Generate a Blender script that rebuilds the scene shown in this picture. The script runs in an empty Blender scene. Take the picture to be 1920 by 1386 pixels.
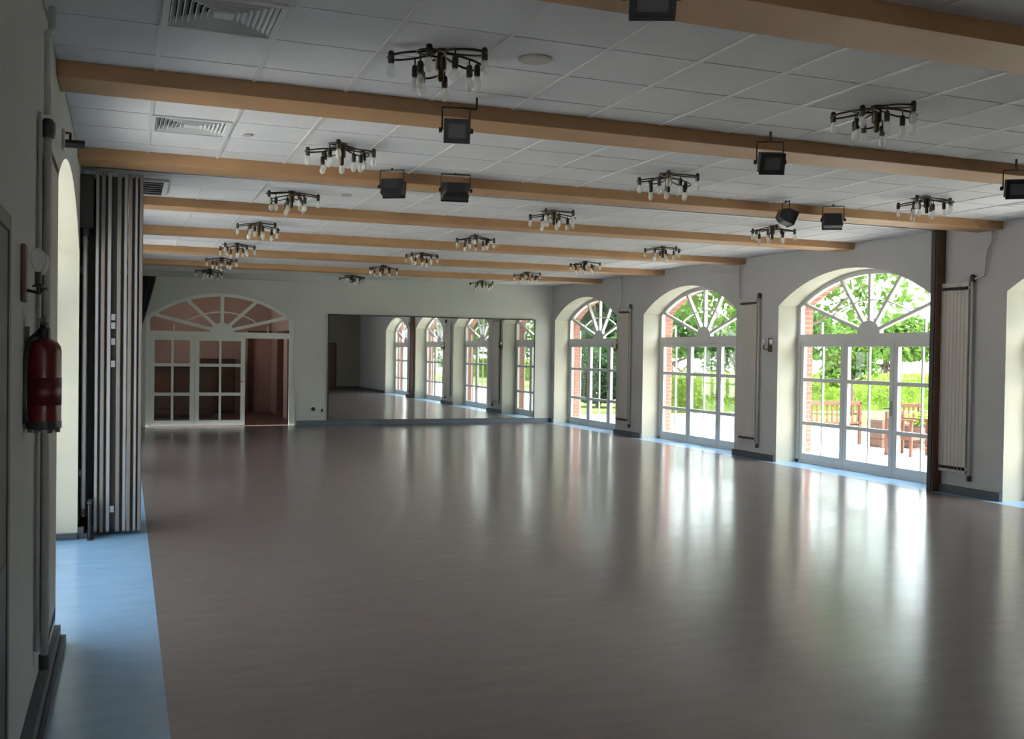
import bpy, bmesh, math, random
import numpy as np
from mathutils import Vector, Matrix

S = bpy.context.scene
COL = S.collection
PI = math.pi

# ------------------------------------------------------------------ camera
YAW, PITCH, ROLL, FPX = 0.369094, -0.0164228, 0.0145768, 1869.67
EYE = Vector((0.0, 0.0, 1.776))
fw = Vector((math.sin(YAW) * math.cos(PITCH), math.cos(YAW) * math.cos(PITCH), math.sin(PITCH)))
rt = Vector((math.cos(YAW), -math.sin(YAW), 0.0))
up = rt.cross(fw)
rt2 = math.cos(ROLL) * rt + math.sin(ROLL) * up
up2 = math.cos(ROLL) * up - math.sin(ROLL) * rt
cam_d = bpy.data.cameras.new('camera')
cam = bpy.data.objects.new('camera', cam_d)
COL.objects.link(cam)
m = Matrix((rt2, up2, -fw)).transposed().to_4x4()
m.translation = EYE
cam.matrix_world = m
cam_d.sensor_width = 36.0
cam_d.lens = FPX / 1920.0 * 36.0
cam_d.clip_start = 0.05
cam_d.clip_end = 400
S.camera = cam

# ------------------------------------------------------------------ light
w = bpy.data.worlds.new('world')
S.world = w
w.use_nodes = True
nt = w.node_tree
bg = nt.nodes['Background']
sky = nt.nodes.new('ShaderNodeTexSky')
sky.sky_type = 'NISHITA'
sky.sun_disc = False
sky.sun_elevation = math.radians(52)
sky.sun_rotation = math.radians(150)
sky.air_density = 1.0
sky.dust_density = 4.0
hsv = nt.nodes.new('ShaderNodeHueSaturation')
hsv.inputs['Saturation'].default_value = 0.45
nt.links.new(sky.outputs[0], hsv.inputs['Color'])
nt.links.new(hsv.outputs[0], bg.inputs['Color'])
bg.inputs['Strength'].default_value = 0.5
haze = nt.nodes.new('ShaderNodeBackground')       # bright white overcast veil over the blue
haze.inputs['Color'].default_value = (0.96, 0.98, 1.0, 1)
haze.inputs['Strength'].default_value = 1.5
addsh = nt.nodes.new('ShaderNodeAddShader')
nt.links.new(bg.outputs[0], addsh.inputs[0])
nt.links.new(haze.outputs[0], addsh.inputs[1])
nt.links.new(addsh.outputs[0], nt.nodes['World Output'].inputs['Surface'])

sun_d = bpy.data.lights.new('sun', 'SUN')
sun_d.energy = 7.0
sun_d.angle = math.radians(2.0)
sun_d.color = (1.0, 0.95, 0.86)
sun = bpy.data.objects.new('sun', sun_d)
COL.objects.link(sun)
sun.rotation_euler = Vector((-0.12, 0.30, -0.93)).to_track_quat('-Z', 'Y').to_euler()
sun.location = (14, 0, 20)

vs = S.view_settings
S.display_settings.display_device = 'sRGB'
vs.view_transform = 'Standard'
vs.look = 'None'
vs.gamma = 1.0
vs.use_curve_mapping = False
vs.exposure = 1.3
cy = S.cycles
cy.use_denoising = True
cy.max_bounces = 14
cy.diffuse_bounces = 8
cy.glossy_bounces = 6
cy.transmission_bounces = 8
cy.transparent_max_bounces = 24
cy.caustics_reflective = False
cy.caustics_refractive = False
cy.sample_clamp_indirect = 8.0

# ------------------------------------------------------------------ materials
def mat(name, col, rough=0.6, metal=0.0, noise=0.0, scale=6.0, bump=0.0, bscale=60.0, spec=0.5, col2=None):
    m = bpy.data.materials.new(name)
    m.use_nodes = True
    n, l = m.node_tree.nodes, m.node_tree.links
    b = n['Principled BSDF']
    b.inputs['Base Color'].default_value = (*col, 1)
    b.inputs['Roughness'].default_value = rough
    b.inputs['Metallic'].default_value = metal
    b.inputs['Specular IOR Level'].default_value = spec
    tc = n.new('ShaderNodeTexCoord')
    if noise or col2:
        tx = n.new('ShaderNodeTexNoise')
        tx.inputs['Scale'].default_value = scale
        tx.inputs['Detail'].default_value = 6
        l.new(tc.outputs['Object'], tx.inputs['Vector'])
        mx = n.new('ShaderNodeMix')
        mx.data_type = 'RGBA'
        a = col
        c = col2 if col2 else tuple(max(0, v * (1 - noise)) for v in col)
        mx.inputs[6].default_value = (*a, 1)
        mx.inputs[7].default_value = (*c, 1)
        rp = n.new('ShaderNodeMapRange')
        rp.inputs[1].default_value = 0.3
        rp.inputs[2].default_value = 0.7
        l.new(tx.outputs['Fac'], rp.inputs[0])
        l.new(rp.outputs[0], mx.inputs[0])
        l.new(mx.outputs[2], b.inputs['Base Color'])
    if bump:
        t2 = n.new('ShaderNodeTexNoise')
        t2.inputs['Scale'].default_value = bscale
        t2.inputs['Detail'].default_value = 3
        l.new(tc.outputs['Object'], t2.inputs['Vector'])
        bp = n.new('ShaderNodeBump')
        bp.inputs['Strength'].default_value = bump
        bp.inputs['Distance'].default_value = 0.01
        l.new(t2.outputs['Fac'], bp.inputs['Height'])
        l.new(bp.outputs['Normal'], b.inputs['Normal'])
    return m

def floor_mat(name, c1, c2, rough):
    """linoleum: flecked, drawn-out marbling, satin polish"""
    m = mat(name, c1, rough)
    n, l = m.node_tree.nodes, m.node_tree.links
    b = n['Principled BSDF']
    tc = n.new('ShaderNodeTexCoord')
    mp = n.new('ShaderNodeMapping')
    mp.inputs['Scale'].default_value = (1.0, 3.2, 1.0)
    l.new(tc.outputs['Object'], mp.inputs['Vector'])
    t1 = n.new('ShaderNodeTexNoise')
    t1.inputs['Scale'].default_value = 2.6
    t1.inputs['Detail'].default_value = 5
    t1.inputs['Roughness'].default_value = 0.68
    l.new(mp.outputs[0], t1.inputs['Vector'])
    rp = n.new('ShaderNodeMapRange')
    rp.inputs[1].default_value = 0.32
    rp.inputs[2].default_value = 0.68
    l.new(t1.outputs['Fac'], rp.inputs[0])
    mx = n.new('ShaderNodeMix')
    mx.data_type = 'RGBA'
    mx.inputs[6].default_value = (*c1, 1)
    mx.inputs[7].default_value = (*c2, 1)
    l.new(rp.outputs[0], mx.inputs[0])
    l.new(mx.outputs[2], b.inputs['Base Color'])
    t2 = n.new('ShaderNodeTexNoise')
    t2.inputs['Scale'].default_value = 1.1
    t2.inputs['Detail'].default_value = 5
    l.new(mp.outputs[0], t2.inputs['Vector'])
    r2 = n.new('ShaderNodeMapRange')
    r2.inputs[1].default_value = 0.3
    r2.inputs[2].default_value = 0.7
    r2.inputs[3].default_value = rough - 0.02
    r2.inputs[4].default_value = rough + 0.03
    l.new(t2.outputs['Fac'], r2.inputs[0])
    l.new(r2.outputs[0], b.inputs['Roughness'])
    b2 = n.new('ShaderNodeBsdfPrincipled')        # worn share of the polish scatters wider
    b2.inputs['Roughness'].default_value = 0.32
    for q in (b, b2):
        q.inputs['Specular IOR Level'].default_value = 0.72
    l.new(mx.outputs[2], b2.inputs['Base Color'])
    ms = n.new('ShaderNodeMixShader')
    ms.inputs[0].default_value = 0.26
    l.new(b.outputs[0], ms.inputs[1])
    l.new(b2.outputs[0], ms.inputs[2])
    l.new(ms.outputs[0], n['Material Output'].inputs['Surface'])
    return m

def brick_mat(name):
    m = mat(name, (0.36, 0.13, 0.08), 0.9)
    n, l = m.node_tree.nodes, m.node_tree.links
    b = n['Principled BSDF']
    tc = n.new('ShaderNodeTexCoord')
    sp = n.new('ShaderNodeSeparateXYZ')
    ad = n.new('ShaderNodeMath')
    cb = n.new('ShaderNodeCombineXYZ')
    l.new(tc.outputs['Object'], sp.inputs[0])
    l.new(sp.outputs['X'], ad.inputs[0])
    l.new(sp.outputs['Y'], ad.inputs[1])
    l.new(ad.outputs[0], cb.inputs['X'])
    l.new(sp.outputs['Z'], cb.inputs['Y'])
    t = n.new('ShaderNodeTexBrick')
    t.inputs['Color1'].default_value = (0.24, 0.085, 0.058, 1)
    t.inputs['Color2'].default_value = (0.18, 0.062, 0.044, 1)
    t.inputs['Mortar'].default_value = (0.24, 0.19, 0.16, 1)
    t.inputs['Scale'].default_value = 1.0
    t.inputs['Mortar Size'].default_value = 0.006
    t.inputs['Brick Width'].default_value = 0.25
    t.inputs['Row Height'].default_value = 0.08
    l.new(cb.outputs[0], t.inputs['Vector'])
    l.new(t.outputs['Color'], b.inputs['Base Color'])
    return m

def glass_mat(name, tint=(0.93, 0.96, 0.95), ior=1.45):
    m = bpy.data.materials.new(name)
    m.use_nodes = True
    n, l = m.node_tree.nodes, m.node_tree.links
    n.remove(n['Principled BSDF'])
    out = n['Material Output']
    tr = n.new('ShaderNodeBsdfTransparent')
    tr.inputs[0].default_value = (*tint, 1)
    gl = n.new('ShaderNodeBsdfGlossy')
    gl.inputs['Roughness'].default_value = 0.02
    fr = n.new('ShaderNodeFresnel')
    geo = n.new('ShaderNodeNewGeometry')          # the far face of the pane reflects like the near one
    mr = n.new('ShaderNodeMapRange')
    mr.inputs[3].default_value = ior
    mr.inputs[4].default_value = 1.0 / ior
    l.new(geo.outputs['Backfacing'], mr.inputs[0])
    l.new(mr.outputs[0], fr.inputs[0])
    mx = n.new('ShaderNodeMixShader')
    l.new(fr.outputs[0], mx.inputs[0])
    l.new(tr.outputs[0], mx.inputs[1])
    l.new(gl.outputs[0], mx.inputs[2])
    l.new(mx.outputs[0], out.inputs['Surface'])
    return m

def bulb_mat(name):
    m = bpy.data.materials.new(name)
    m.use_nodes = True
    n, l = m.node_tree.nodes, m.node_tree.links
    b = n['Principled BSDF']
    b.inputs['Base Color'].default_value = (0.86, 0.86, 0.80, 1)
    b.inputs['Roughness'].default_value = 0.12
    tr = n.new('ShaderNodeBsdfTransparent')
    mx = n.new('ShaderNodeMixShader')
    mx.inputs[0].default_value = 0.36
    l.new(tr.outputs[0], mx.inputs[1])
    l.new(b.outputs[0], mx.inputs[2])
    l.new(mx.outputs[0], n['Material Output'].inputs['Surface'])
    return m

def leaf_mat(name, c1, c2, trans=0.45):
    m = bpy.data.materials.new(name)
    m.use_nodes = True
    n, l = m.node_tree.nodes, m.node_tree.links
    n.remove(n['Principled BSDF'])
    geo = n.new('ShaderNodeTexCoord')
    tx = n.new('ShaderNodeTexNoise')
    tx.inputs['Scale'].default_value = 1.6
    tx.inputs['Detail'].default_value = 4
    l.new(geo.outputs['Object'], tx.inputs['Vector'])
    mr = n.new('ShaderNodeMapRange')
    mr.inputs[1].default_value = 0.35
    mr.inputs[2].default_value = 0.65
    l.new(tx.outputs['Fac'], mr.inputs[0])
    mx = n.new('ShaderNodeMix')
    mx.data_type = 'RGBA'
    mx.inputs[6].default_value = (*c1, 1)
    mx.inputs[7].default_value = (*c2, 1)
    l.new(mr.outputs[0], mx.inputs[0])
    d = n.new('ShaderNodeBsdfDiffuse')
    t = n.new('ShaderNodeBsdfTranslucent')
    l.new(mx.outputs[2], d.inputs[0])
    l.new(mx.outputs[2], t.inputs[0])
    ms = n.new('ShaderNodeMixShader')
    ms.inputs[0].default_value = trans
    l.new(d.outputs[0], ms.inputs[1])
    l.new(t.outputs[0], ms.inputs[2])
    l.new(ms.outputs[0], n['Material Output'].inputs['Surface'])
    return m

M = dict(
    plaster=mat('plaster', (0.43, 0.425, 0.425), 0.85, noise=0.06, scale=1.5, bump=0.15, bscale=40),
    reveal=mat('reveal_cream', (0.50, 0.49, 0.405), 0.8, noise=0.06, scale=2.0),  # creamier than the wall plaster
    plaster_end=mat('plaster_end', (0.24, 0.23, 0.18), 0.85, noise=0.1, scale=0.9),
    plaster_back=mat('plaster_back', (0.52, 0.53, 0.49), 0.85, noise=0.08, scale=0.9, bump=0.15, bscale=40),
    tile=mat('ceiling_tile', (0.68, 0.68, 0.69), 0.95, noise=0.06, scale=3.0, bump=0.3, bscale=130, spec=0.1),
    tbar=mat('tee_bar', (0.62, 0.615, 0.59), 0.5),
    plenum=mat('plenum', (0.10, 0.10, 0.10), 0.95),
    beam=mat('beam', (0.50, 0.29, 0.14), 0.55, noise=0.18, scale=2.0),
    floor=floor_mat('linoleum', (0.172, 0.143, 0.140), (0.140, 0.117, 0.115), 0.165),
    blue=floor_mat('blue_linoleum', (0.27, 0.47, 0.70), (0.23, 0.41, 0.63), 0.21),
    skirt=mat('skirting', (0.055, 0.065, 0.08), 0.5, noise=0.2),
    skirt_back=mat('skirting_grey', (0.11, 0.14, 0.17), 0.5, noise=0.15),
    frame=mat('window_frame', (0.55, 0.55, 0.55), 0.4, noise=0.04),
    door_white=mat('door_white', (0.70, 0.73, 0.68), 0.42, noise=0.05),
    glass=glass_mat('window_glass'),
    brick=brick_mat('brick'),
    rad=mat('radiator_paint', (0.44, 0.405, 0.37), 0.45),
    pipe=mat('pipe_paint', (0.45, 0.45, 0.43), 0.4),
    cap=mat('dark_cap', (0.03, 0.028, 0.028), 0.5),
    brass=mat('aged_brass', (0.065, 0.048, 0.022), 0.38, metal=0.75, noise=0.3, scale=30),
    socket=mat('socket_brown', (0.030, 0.022, 0.015), 0.45),
    bulb=bulb_mat('bulb_glass'),
    black=mat('black_metal', (0.012, 0.012, 0.014), 0.45),
    lens=mat('lamp_lens', (0.09, 0.09, 0.09), 0.4),
    wood_brown=mat('brown_wood', (0.12, 0.055, 0.03), 0.5, noise=0.35, scale=5),
    wood_dark=mat('dark_wood', (0.045, 0.028, 0.02), 0.5, noise=0.3, scale=5),
    door_dark=mat('dark_door', (0.035, 0.032, 0.028), 0.5, noise=0.15),
    panel=mat('partition_edge', (0.165, 0.16, 0.15), 0.5, noise=0.08),
    panel_face=mat('partition_face', (0.195, 0.165, 0.145), 0.55),
    alu=mat('aluminium', (0.33, 0.335, 0.35), 0.42, metal=0.6),
    red=mat('extinguisher_red', (0.13, 0.007, 0.010), 0.35),
    mirror=mat('mirror_silver', (0.86, 0.88, 0.87), 0.015, metal=1.0),
    grille=mat('grille_white', (0.62, 0.63, 0.63), 0.5),
    drape=mat('black_drape', (0.012, 0.014, 0.016), 0.95),
    white=mat('white_plastic', (0.75, 0.75, 0.73), 0.4),
    pink=mat('pink_plaster', (0.50, 0.34, 0.29), 0.8, noise=0.12, scale=1.2),
    lobby_floor=mat('lobby_floor', (0.16, 0.09, 0.07), 0.35, noise=0.2),
    patio=mat('patio_paving', (0.74, 0.71, 0.68), 0.9, noise=0.06, scale=1.2),
    lawn=mat('lawn', (0.18, 0.27, 0.07), 0.95, noise=0.35, scale=0.7, spec=0.1),
    gravel=mat('gravel', (0.55, 0.54, 0.48), 0.95, noise=0.15, scale=1.0),
    leaf_a=leaf_mat('leaf_light', (0.15, 0.25, 0.06), (0.07, 0.14, 0.03)),
    leaf_b=leaf_mat('leaf_mid', (0.09, 0.17, 0.045), (0.035, 0.085, 0.022)),
    leaf_c=leaf_mat('leaf_dark', (0.05, 0.095, 0.045), (0.022, 0.05, 0.026), 0.3),
    leaf_h=leaf_mat('leaf_hedge', (0.30, 0.42, 0.09), (0.17, 0.27, 0.05)),
    bark=mat('bark', (0.16, 0.12, 0.09), 0.95, noise=0.4, scale=8),
    teak=mat('garden_wood', (0.13, 0.052, 0.03), 0.7, noise=0.25, scale=6),
    planter=mat('planter_wood', (0.12, 0.068, 0.05), 0.8, noise=0.25, scale=8),
    roof=mat('roof', (0.2, 0.19, 0.18), 0.9),
)

# ------------------------------------------------------------------ mesh helpers
class MB:
    def __init__(self):
        self.bm = bmesh.new()

    def box(self, x0, x1, y0, y1, z0, z1, rot=None, piv=None):
        v = [self.bm.verts.new((x, y, z)) for x in (x0, x1) for y in (y0, y1) for z in (z0, z1)]
        for f in ((0, 1, 3, 2), (4, 6, 7, 5), (0, 4, 5, 1), (2, 3, 7, 6), (0, 2, 6, 4), (1, 5, 7, 3)):
            self.bm.faces.new([v[i] for i in f])
        if rot is not None:
            p = Vector(piv if piv else ((x0 + x1) / 2, (y0 + y1) / 2, (z0 + z1) / 2))
            for q in v:
                q.co = rot @ (q.co - p) + p
        return self

    def tube(self, pts, r, seg=8, closed=False):
        pts = [Vector(p) for p in pts]
        n = len(pts)
        rr = r if isinstance(r, (list, tuple)) else [r] * n
        rings = []
        prev = None
        for i in range(n):
            if closed:
                t = (pts[(i + 1) % n] - pts[i - 1]).normalized()
            else:
                t = (pts[min(i + 1, n - 1)] - pts[max(i - 1, 0)]).normalized()
            if prev is None:
                a = Vector((0, 0, 1)) if abs(t.z) < 0.9 else Vector((1, 0, 0))
                u = t.cross(a).normalized()
            else:
                u = (prev - t * prev.dot(t)).normalized()
            prev = u
            v = t.cross(u)
            rings.append([self.bm.verts.new(pts[i] + rr[i] * (math.cos(2 * PI * k / seg) * u + math.sin(2 * PI * k / seg) * v)) for k in range(seg)])
        for i in range(n if closed else n - 1):
            a, b = rings[i], rings[(i + 1) % n]
            for k in range(seg):
                self.bm.faces.new((a[k], a[(k + 1) % seg], b[(k + 1) % seg], b[k]))
        if not closed:
            self.bm.faces.new(list(reversed(rings[0])))
            self.bm.faces.new(rings[-1])
        return self

    def lathe(self, prof, c, axis=None, seg=16):
        """prof: (radius, height) list revolved about an axis through c"""
        axis = Vector(axis or (0, 0, 1)).normalized()
        a = Vector((1, 0, 0)) if abs(axis.x) < 0.9 else Vector((0, 1, 0))
        u = axis.cross(a).normalized()
        v = axis.cross(u)
        c = Vector(c)
        rings = []
        for r, h in prof:
            rings.append([self.bm.verts.new(c + axis * h + max(r, 1e-4) * (math.cos(2 * PI * k / seg) * u + math.sin(2 * PI * k / seg) * v)) for k in range(seg)])
        for a_, b_ in zip(rings, rings[1:]):
            for k in range(seg):
                self.bm.faces.new((a_[k], a_[(k + 1) % seg], b_[(k + 1) % seg], b_[k]))
        self.bm.faces.new(list(reversed(rings[0])))
        self.bm.faces.new(rings[-1])
        return self

    def poly_prism(self, pts, d):
        """closed outline of 3-D points extruded along vector d"""
        d = Vector(d)
        a = [self.bm.verts.new(Vector(p)) for p in pts]
        b = [self.bm.verts.new(Vector(p) + d) for p in pts]
        n = len(pts)
        self.bm.faces.new(a)
        self.bm.faces.new(list(reversed(b)))
        for i in range(n):
            self.bm.faces.new((a[i], b[i], b[(i + 1) % n], a[(i + 1) % n]))
        return self

    def strip(self, A, B, d):
        """ribbon between two point rows, extruded along d (a bar that follows a curve)"""
        d = Vector(d)
        n = len(A)
        V = [[self.bm.verts.new(Vector(p) + o) for p in R] for R in (A, B) for o in (Vector(), d)]
        a0, a1, b0, b1 = V
        for i in range(n - 1):
            for p, q in ((a0, b0), (b1, a1), (a1, a0), (b0, b1)):
                self.bm.faces.new((p[i], p[i + 1], q[i + 1], q[i]))
        for i in (0, n - 1):
            self.bm.faces.new((a0[i], b0[i], b1[i], a1[i]))
        return self

    def quad(self, *p):
        self.bm.faces.new([self.bm.verts.new(Vector(q)) for q in p])
        return self

    def build(self, name, material, parent=None, smooth=False, bevel=0.0):
        bm = self.bm
        bmesh.ops.recalc_face_normals(bm, faces=bm.faces)
        me = bpy.data.meshes.new(name)
        bm.to_mesh(me)
        bm.free()
        me.materials.append(material)
        if smooth:
            for p in me.polygons:
                p.use_smooth = True
        o = bpy.data.objects.new(name, me)
        COL.objects.link(o)
        if parent:
            o.parent = parent
            bpy_world = parent_world(parent)
            o.matrix_parent_inverse = Matrix.Identity(4)
            me.transform(bpy_world.inverted())
        if bevel:
            b = o.modifiers.new('bevel', 'BEVEL')
            b.width = bevel
            b.segments = 2
            b.limit_method = 'ANGLE'
        return o

def parent_world(o):
    mw = Matrix.Translation(o.location) @ o.rotation_euler.to_matrix().to_4x4()
    return parent_world(o.parent) @ mw if o.parent else mw

def tag(o, label, cat, group=None, kind=None):
    o['label'] = label
    o['category'] = cat
    if group:
        o['group'] = group
    if kind:
        o['kind'] = kind
    return o

def struct(o, label=None, cat=None):
    o['kind'] = 'structure'
    if label:
        o['label'] = label
        o['category'] = cat
    return o

def empty(name, loc=(0, 0, 0), rz=0.0):
    o = bpy.data.objects.new(name, None)
    o.empty_display_size = 0.1
    o.location = loc
    o.rotation_euler = (0, 0, rz)
    COL.objects.link(o)
    return o

def copy_tree(o, parent=None):
    c = o.copy()
    COL.objects.link(c)
    if parent:
        c.parent = parent
    for ch in list(o.children):
        copy_tree(ch, c)
    return c

# ------------------------------------------------------------------ the hall
XL, XR, YB, ZC, ZB = -0.41, 10.258, 23.69, 3.52, 3.42
YN = -3.0                      # end of the recess the camera stands in
YNW = 0.98                     # end wall beside the recess
ARCH_S, ARCH_T = 2.64, 3.15    # springing and crown of the window arches
WIN_W = 3.46
R_WIN = [(5.95, 9.41), (10.63, 14.09), (15.34, 18.80), (20.04, 23.50)]
L_WIN = [(6.55, 10.0), (11.25, 14.70), (15.95, 19.40)]

def arch_pts(a, b, zs, zt, n=20):
    """(s, z) along a segmental arch from a to b"""
    c, h, r_ = (a + b) / 2, (b - a) / 2, zt - zs
    R = (h * h + r_ * r_) / (2 * r_)
    cz = zt - R
    th = math.asin(h / R)
    return [(c + R * math.sin(-th + 2 * th * i / n), cz + R * math.cos(-th + 2 * th * i / n)) for i in range(n + 1)]

def arched_wall(name, material, s0, s1, z1, ops, t0, t1, axis, reveal=None):
    """wall with arched openings; s runs along it, t across it"""
    P = (lambda s, t, z: (t, s, z)) if axis == 'y' else (lambda s, t, z: (s, t, z))
    b = MB()
    s = s0
    for (a, e, zs, zt) in ops:
        if a > s + 1e-6:
            for t in (t0, t1):
                b.quad(P(s, t, 0), P(a, t, 0), P(a, t, z1), P(s, t, z1))
        ap = arch_pts(a, e, zs, zt)
        for (p, q) in zip(ap, ap[1:]):
            for t in (t0, t1):
                b.quad(P(p[0], t, p[1]), P(q[0], t, q[1]), P(q[0], t, z1), P(p[0], t, z1))
            b.quad(P(p[0], t0, p[1]), P(q[0], t0, q[1]), P(q[0], t1, q[1]), P(p[0], t1, p[1]))
        b.quad(P(a, t0, 0), P(a, t1, 0), P(a, t1, zs), P(a, t0, zs))
        b.quad(P(e, t0, 0), P(e, t1, 0), P(e, t1, zs), P(e, t0, zs))
        s = e
    if s1 > s:
        for t in (t0, t1):
            b.quad(P(s, t, 0), P(s1, t, 0), P(s1, t, z1), P(s, t, z1))
    b.quad(P(s0, t0, 0), P(s0, t1, 0), P(s0, t1, z1), P(s0, t0, z1))
    b.quad(P(s1, t0, 0), P(s1, t1, 0), P(s1, t1, z1), P(s1, t0, z1))
    b.quad(P(s0, t0, z1), P(s1, t0, z1), P(s1, t1, z1), P(s0, t1, z1))
    bmesh.ops.remove_doubles(b.bm, verts=b.bm.verts, dist=1e-5)
    o = b.build(name, material)
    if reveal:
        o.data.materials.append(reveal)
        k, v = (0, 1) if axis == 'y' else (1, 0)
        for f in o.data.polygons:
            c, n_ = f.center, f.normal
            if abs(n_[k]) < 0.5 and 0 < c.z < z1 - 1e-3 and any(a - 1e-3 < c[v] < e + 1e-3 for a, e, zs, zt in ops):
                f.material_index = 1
    return struct(o)

HT = 3.62
rops = [(a, e, ARCH_S, ARCH_T) for a, e in R_WIN]
lops = [(a, e, ARCH_S, ARCH_T) for a, e in L_WIN]
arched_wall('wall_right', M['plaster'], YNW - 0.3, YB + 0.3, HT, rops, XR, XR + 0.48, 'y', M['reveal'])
arched_wall('wall_right_exterior', M['brick'], YNW - 0.3, YB + 6, HT + 0.9, rops, XR + 0.481, XR + 0.71, 'y')
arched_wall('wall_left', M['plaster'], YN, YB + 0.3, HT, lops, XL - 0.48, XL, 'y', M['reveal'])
arched_wall('wall_left_exterior', M['brick'], YN, YB + 0.3, HT + 0.9, lops, XL - 0.71, XL - 0.481, 'y')
DOOR = (0.40, 3.69, 2.46, 3.05)
arched_wall('wall_back', M['plaster_back'], XL, XR, HT, [DOOR], YB, YB + 0.3, 'x')
REC = (-0.25, 0.95, 2.2, 2.5)    # unseen glazed opening behind the viewer, added to light the near end
b = MB()
b.box(3.2, XR, YNW - 0.3, YNW, 0, HT)
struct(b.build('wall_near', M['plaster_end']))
b = MB()
b.box(3.0, 3.2, YN, YNW, 0, HT)
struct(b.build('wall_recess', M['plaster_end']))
arched_wall('wall_recess_end', M['plaster_end'], XL - 0.48, 3.2, HT, [REC], YN - 0.3, YN, 'x')

b = MB()
b.box(0.20, 3.2, YN, YNW - 0.3, -0.06, 0.0).box(0.20, 10.08, YNW - 0.3, YB, -0.06, 0.0)
struct(b.build('floor', M['floor']))
b = MB()
b.box(XL - 0.48, 0.20, YN, YB, -0.06, 0.0)
b.box(10.08, XR + 0.48, YNW - .3, YB, -0.06, 0.0)
struct(b.build('floor_border', M['blue']))

# ceiling: square tiles with open joints under a dark void, split by the beams
BEAM_Y = [3.93, 6.686, 9.488, 12.231, 15.073, 17.937, 20.784]
BW = 0.398
b = MB()
g = 0.005
def tile_cols():
    xs = [XL, 0.16]
    while xs[-1] + 0.6 < XR:
        xs.append(xs[-1] + 0.6)
    return xs + [XR]
XS = tile_cols()
VENTS = [(0.16, 5.146), (0.16, 7.948), (9.16, 7.948)]
edges = [YN] + [e for y in BEAM_Y for e in (y, y + BW)] + [YB]
bays = list(zip(edges[0::2], edges[1::2]))
for (y0, y1) in bays:
    ys = [y1]
    y = y1 - 0.34
    while y > y0 + 0.05:
        ys.append(y)
        y -= 0.6
    ys.append(y0)
    ys = ys[::-1]
    for xa, xb in zip(XS, XS[1:]):
        for ya, yb in zip(ys, ys[1:]):
            if any(abs(xa - vx) < 0.02 and abs(ya - vy) < 0.05 for vx, vy in VENTS):
                continue
            if xb > 3.2 and yb < YNW:
                continue
            b.box(xa + g, xb - g, ya + 0.007, yb - 0.007, ZC, ZC + 0.015)
struct(b.build('ceiling', M['tile']))
b = MB()
for x in XS[1:-1]:
    for (y0, y1) in bays:
        b.box(x - 0.013, x + 0.013, max(y0, YNW) if x > 3.0 else y0, y1, ZC - 0.006, ZC + 0.010)
struct(b.build('trim_2', M['tbar']))
b = MB()
b.box(XL - 0.48, XR + 0.48, YNW - 0.3, YB + 0.3, ZC + 0.18, ZC + 0.20).box(XL - 0.48, 3.2, YN, YNW - 0.3, ZC + 0.18, ZC + 0.20)
struct(b.build('ceiling_void', M['plenum']))
b = MB()
b.box(XL - 1.1, XR + 1.1, YNW - 0.6, YB + 6.6, HT + 0.9, HT + 1.1).box(XL - 1.1, 3.5, YN - 0.6, YNW - 0.6, HT + 0.9, HT + 1.1)
struct(b.build('roof', M['roof']))

ORD = ['nearest', 'second', 'third', 'fourth', 'fifth', 'sixth', 'seventh', 'eighth']
for k, y in enumerate(BEAM_Y):
    b = MB()
    b.box(XL, XR, y, y + BW, ZB, ZC + 0.06)
    o = b.build('ceiling_beam', M['beam'], bevel=0.006)
    lab = ['tan ceiling beam nearest the camera, cut by the top of the photo',
           'long tan ceiling beam carrying three single spotlights', 'tan ceiling beam carrying two pairs of spotlights above the folded partition',
           'tan ceiling beam just beyond the folding partition line', 'tan ceiling beam, third nearest to the mirror wall',
           'tan ceiling beam, second nearest to the mirror wall', 'tan ceiling beam nearest the mirror wall'][k]
    tag(o, lab, 'ceiling beam', 'tan beams across the ceiling')

# skirtings
def skirt(name, boxes, material):
    b = MB()
    for q in boxes:
        b.box(*q)
    return struct(b.build(name, material, bevel=0.004))
piers = [(YNW, 5.95), (9.41, 10.63), (14.09, 15.34), (18.80, 20.04), (23.50, YB)]
skirt('baseboard_right', [(XR - 0.05, XR, a + 0.005, e - 0.005, 0.0, 0.105) for a, e in piers], M['skirt'])
lp = [(4.07, 6.52), (10.0, 11.25), (14.7, 15.95), (19.4, YB)]
skirt('baseboard_left', [q for a, e in lp for q in ((XL, XL + 0.055, a, e, 0.0, 0.11), (XL + 0.055, XL + 0.085, a, e, 0.0, 0.05))]
      + [(XL - 0.38, XL, y - 0.03, y, 0, 0.06) for y in (10.0, 14.7, 19.4)], M['skirt'])
skirt('baseboard_back', [(3.74, XR - 0.05, YB - 0.03, YB, 0.0, 0.115)], M['skirt_back'])
skirt('baseboard_near', [(3.0, 7.85, YNW, YNW + 0.03, 0, 0.115), (9.15, XR - 0.05, YNW, YNW + 0.03, 0, 0.115)], M['skirt'])

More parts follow.
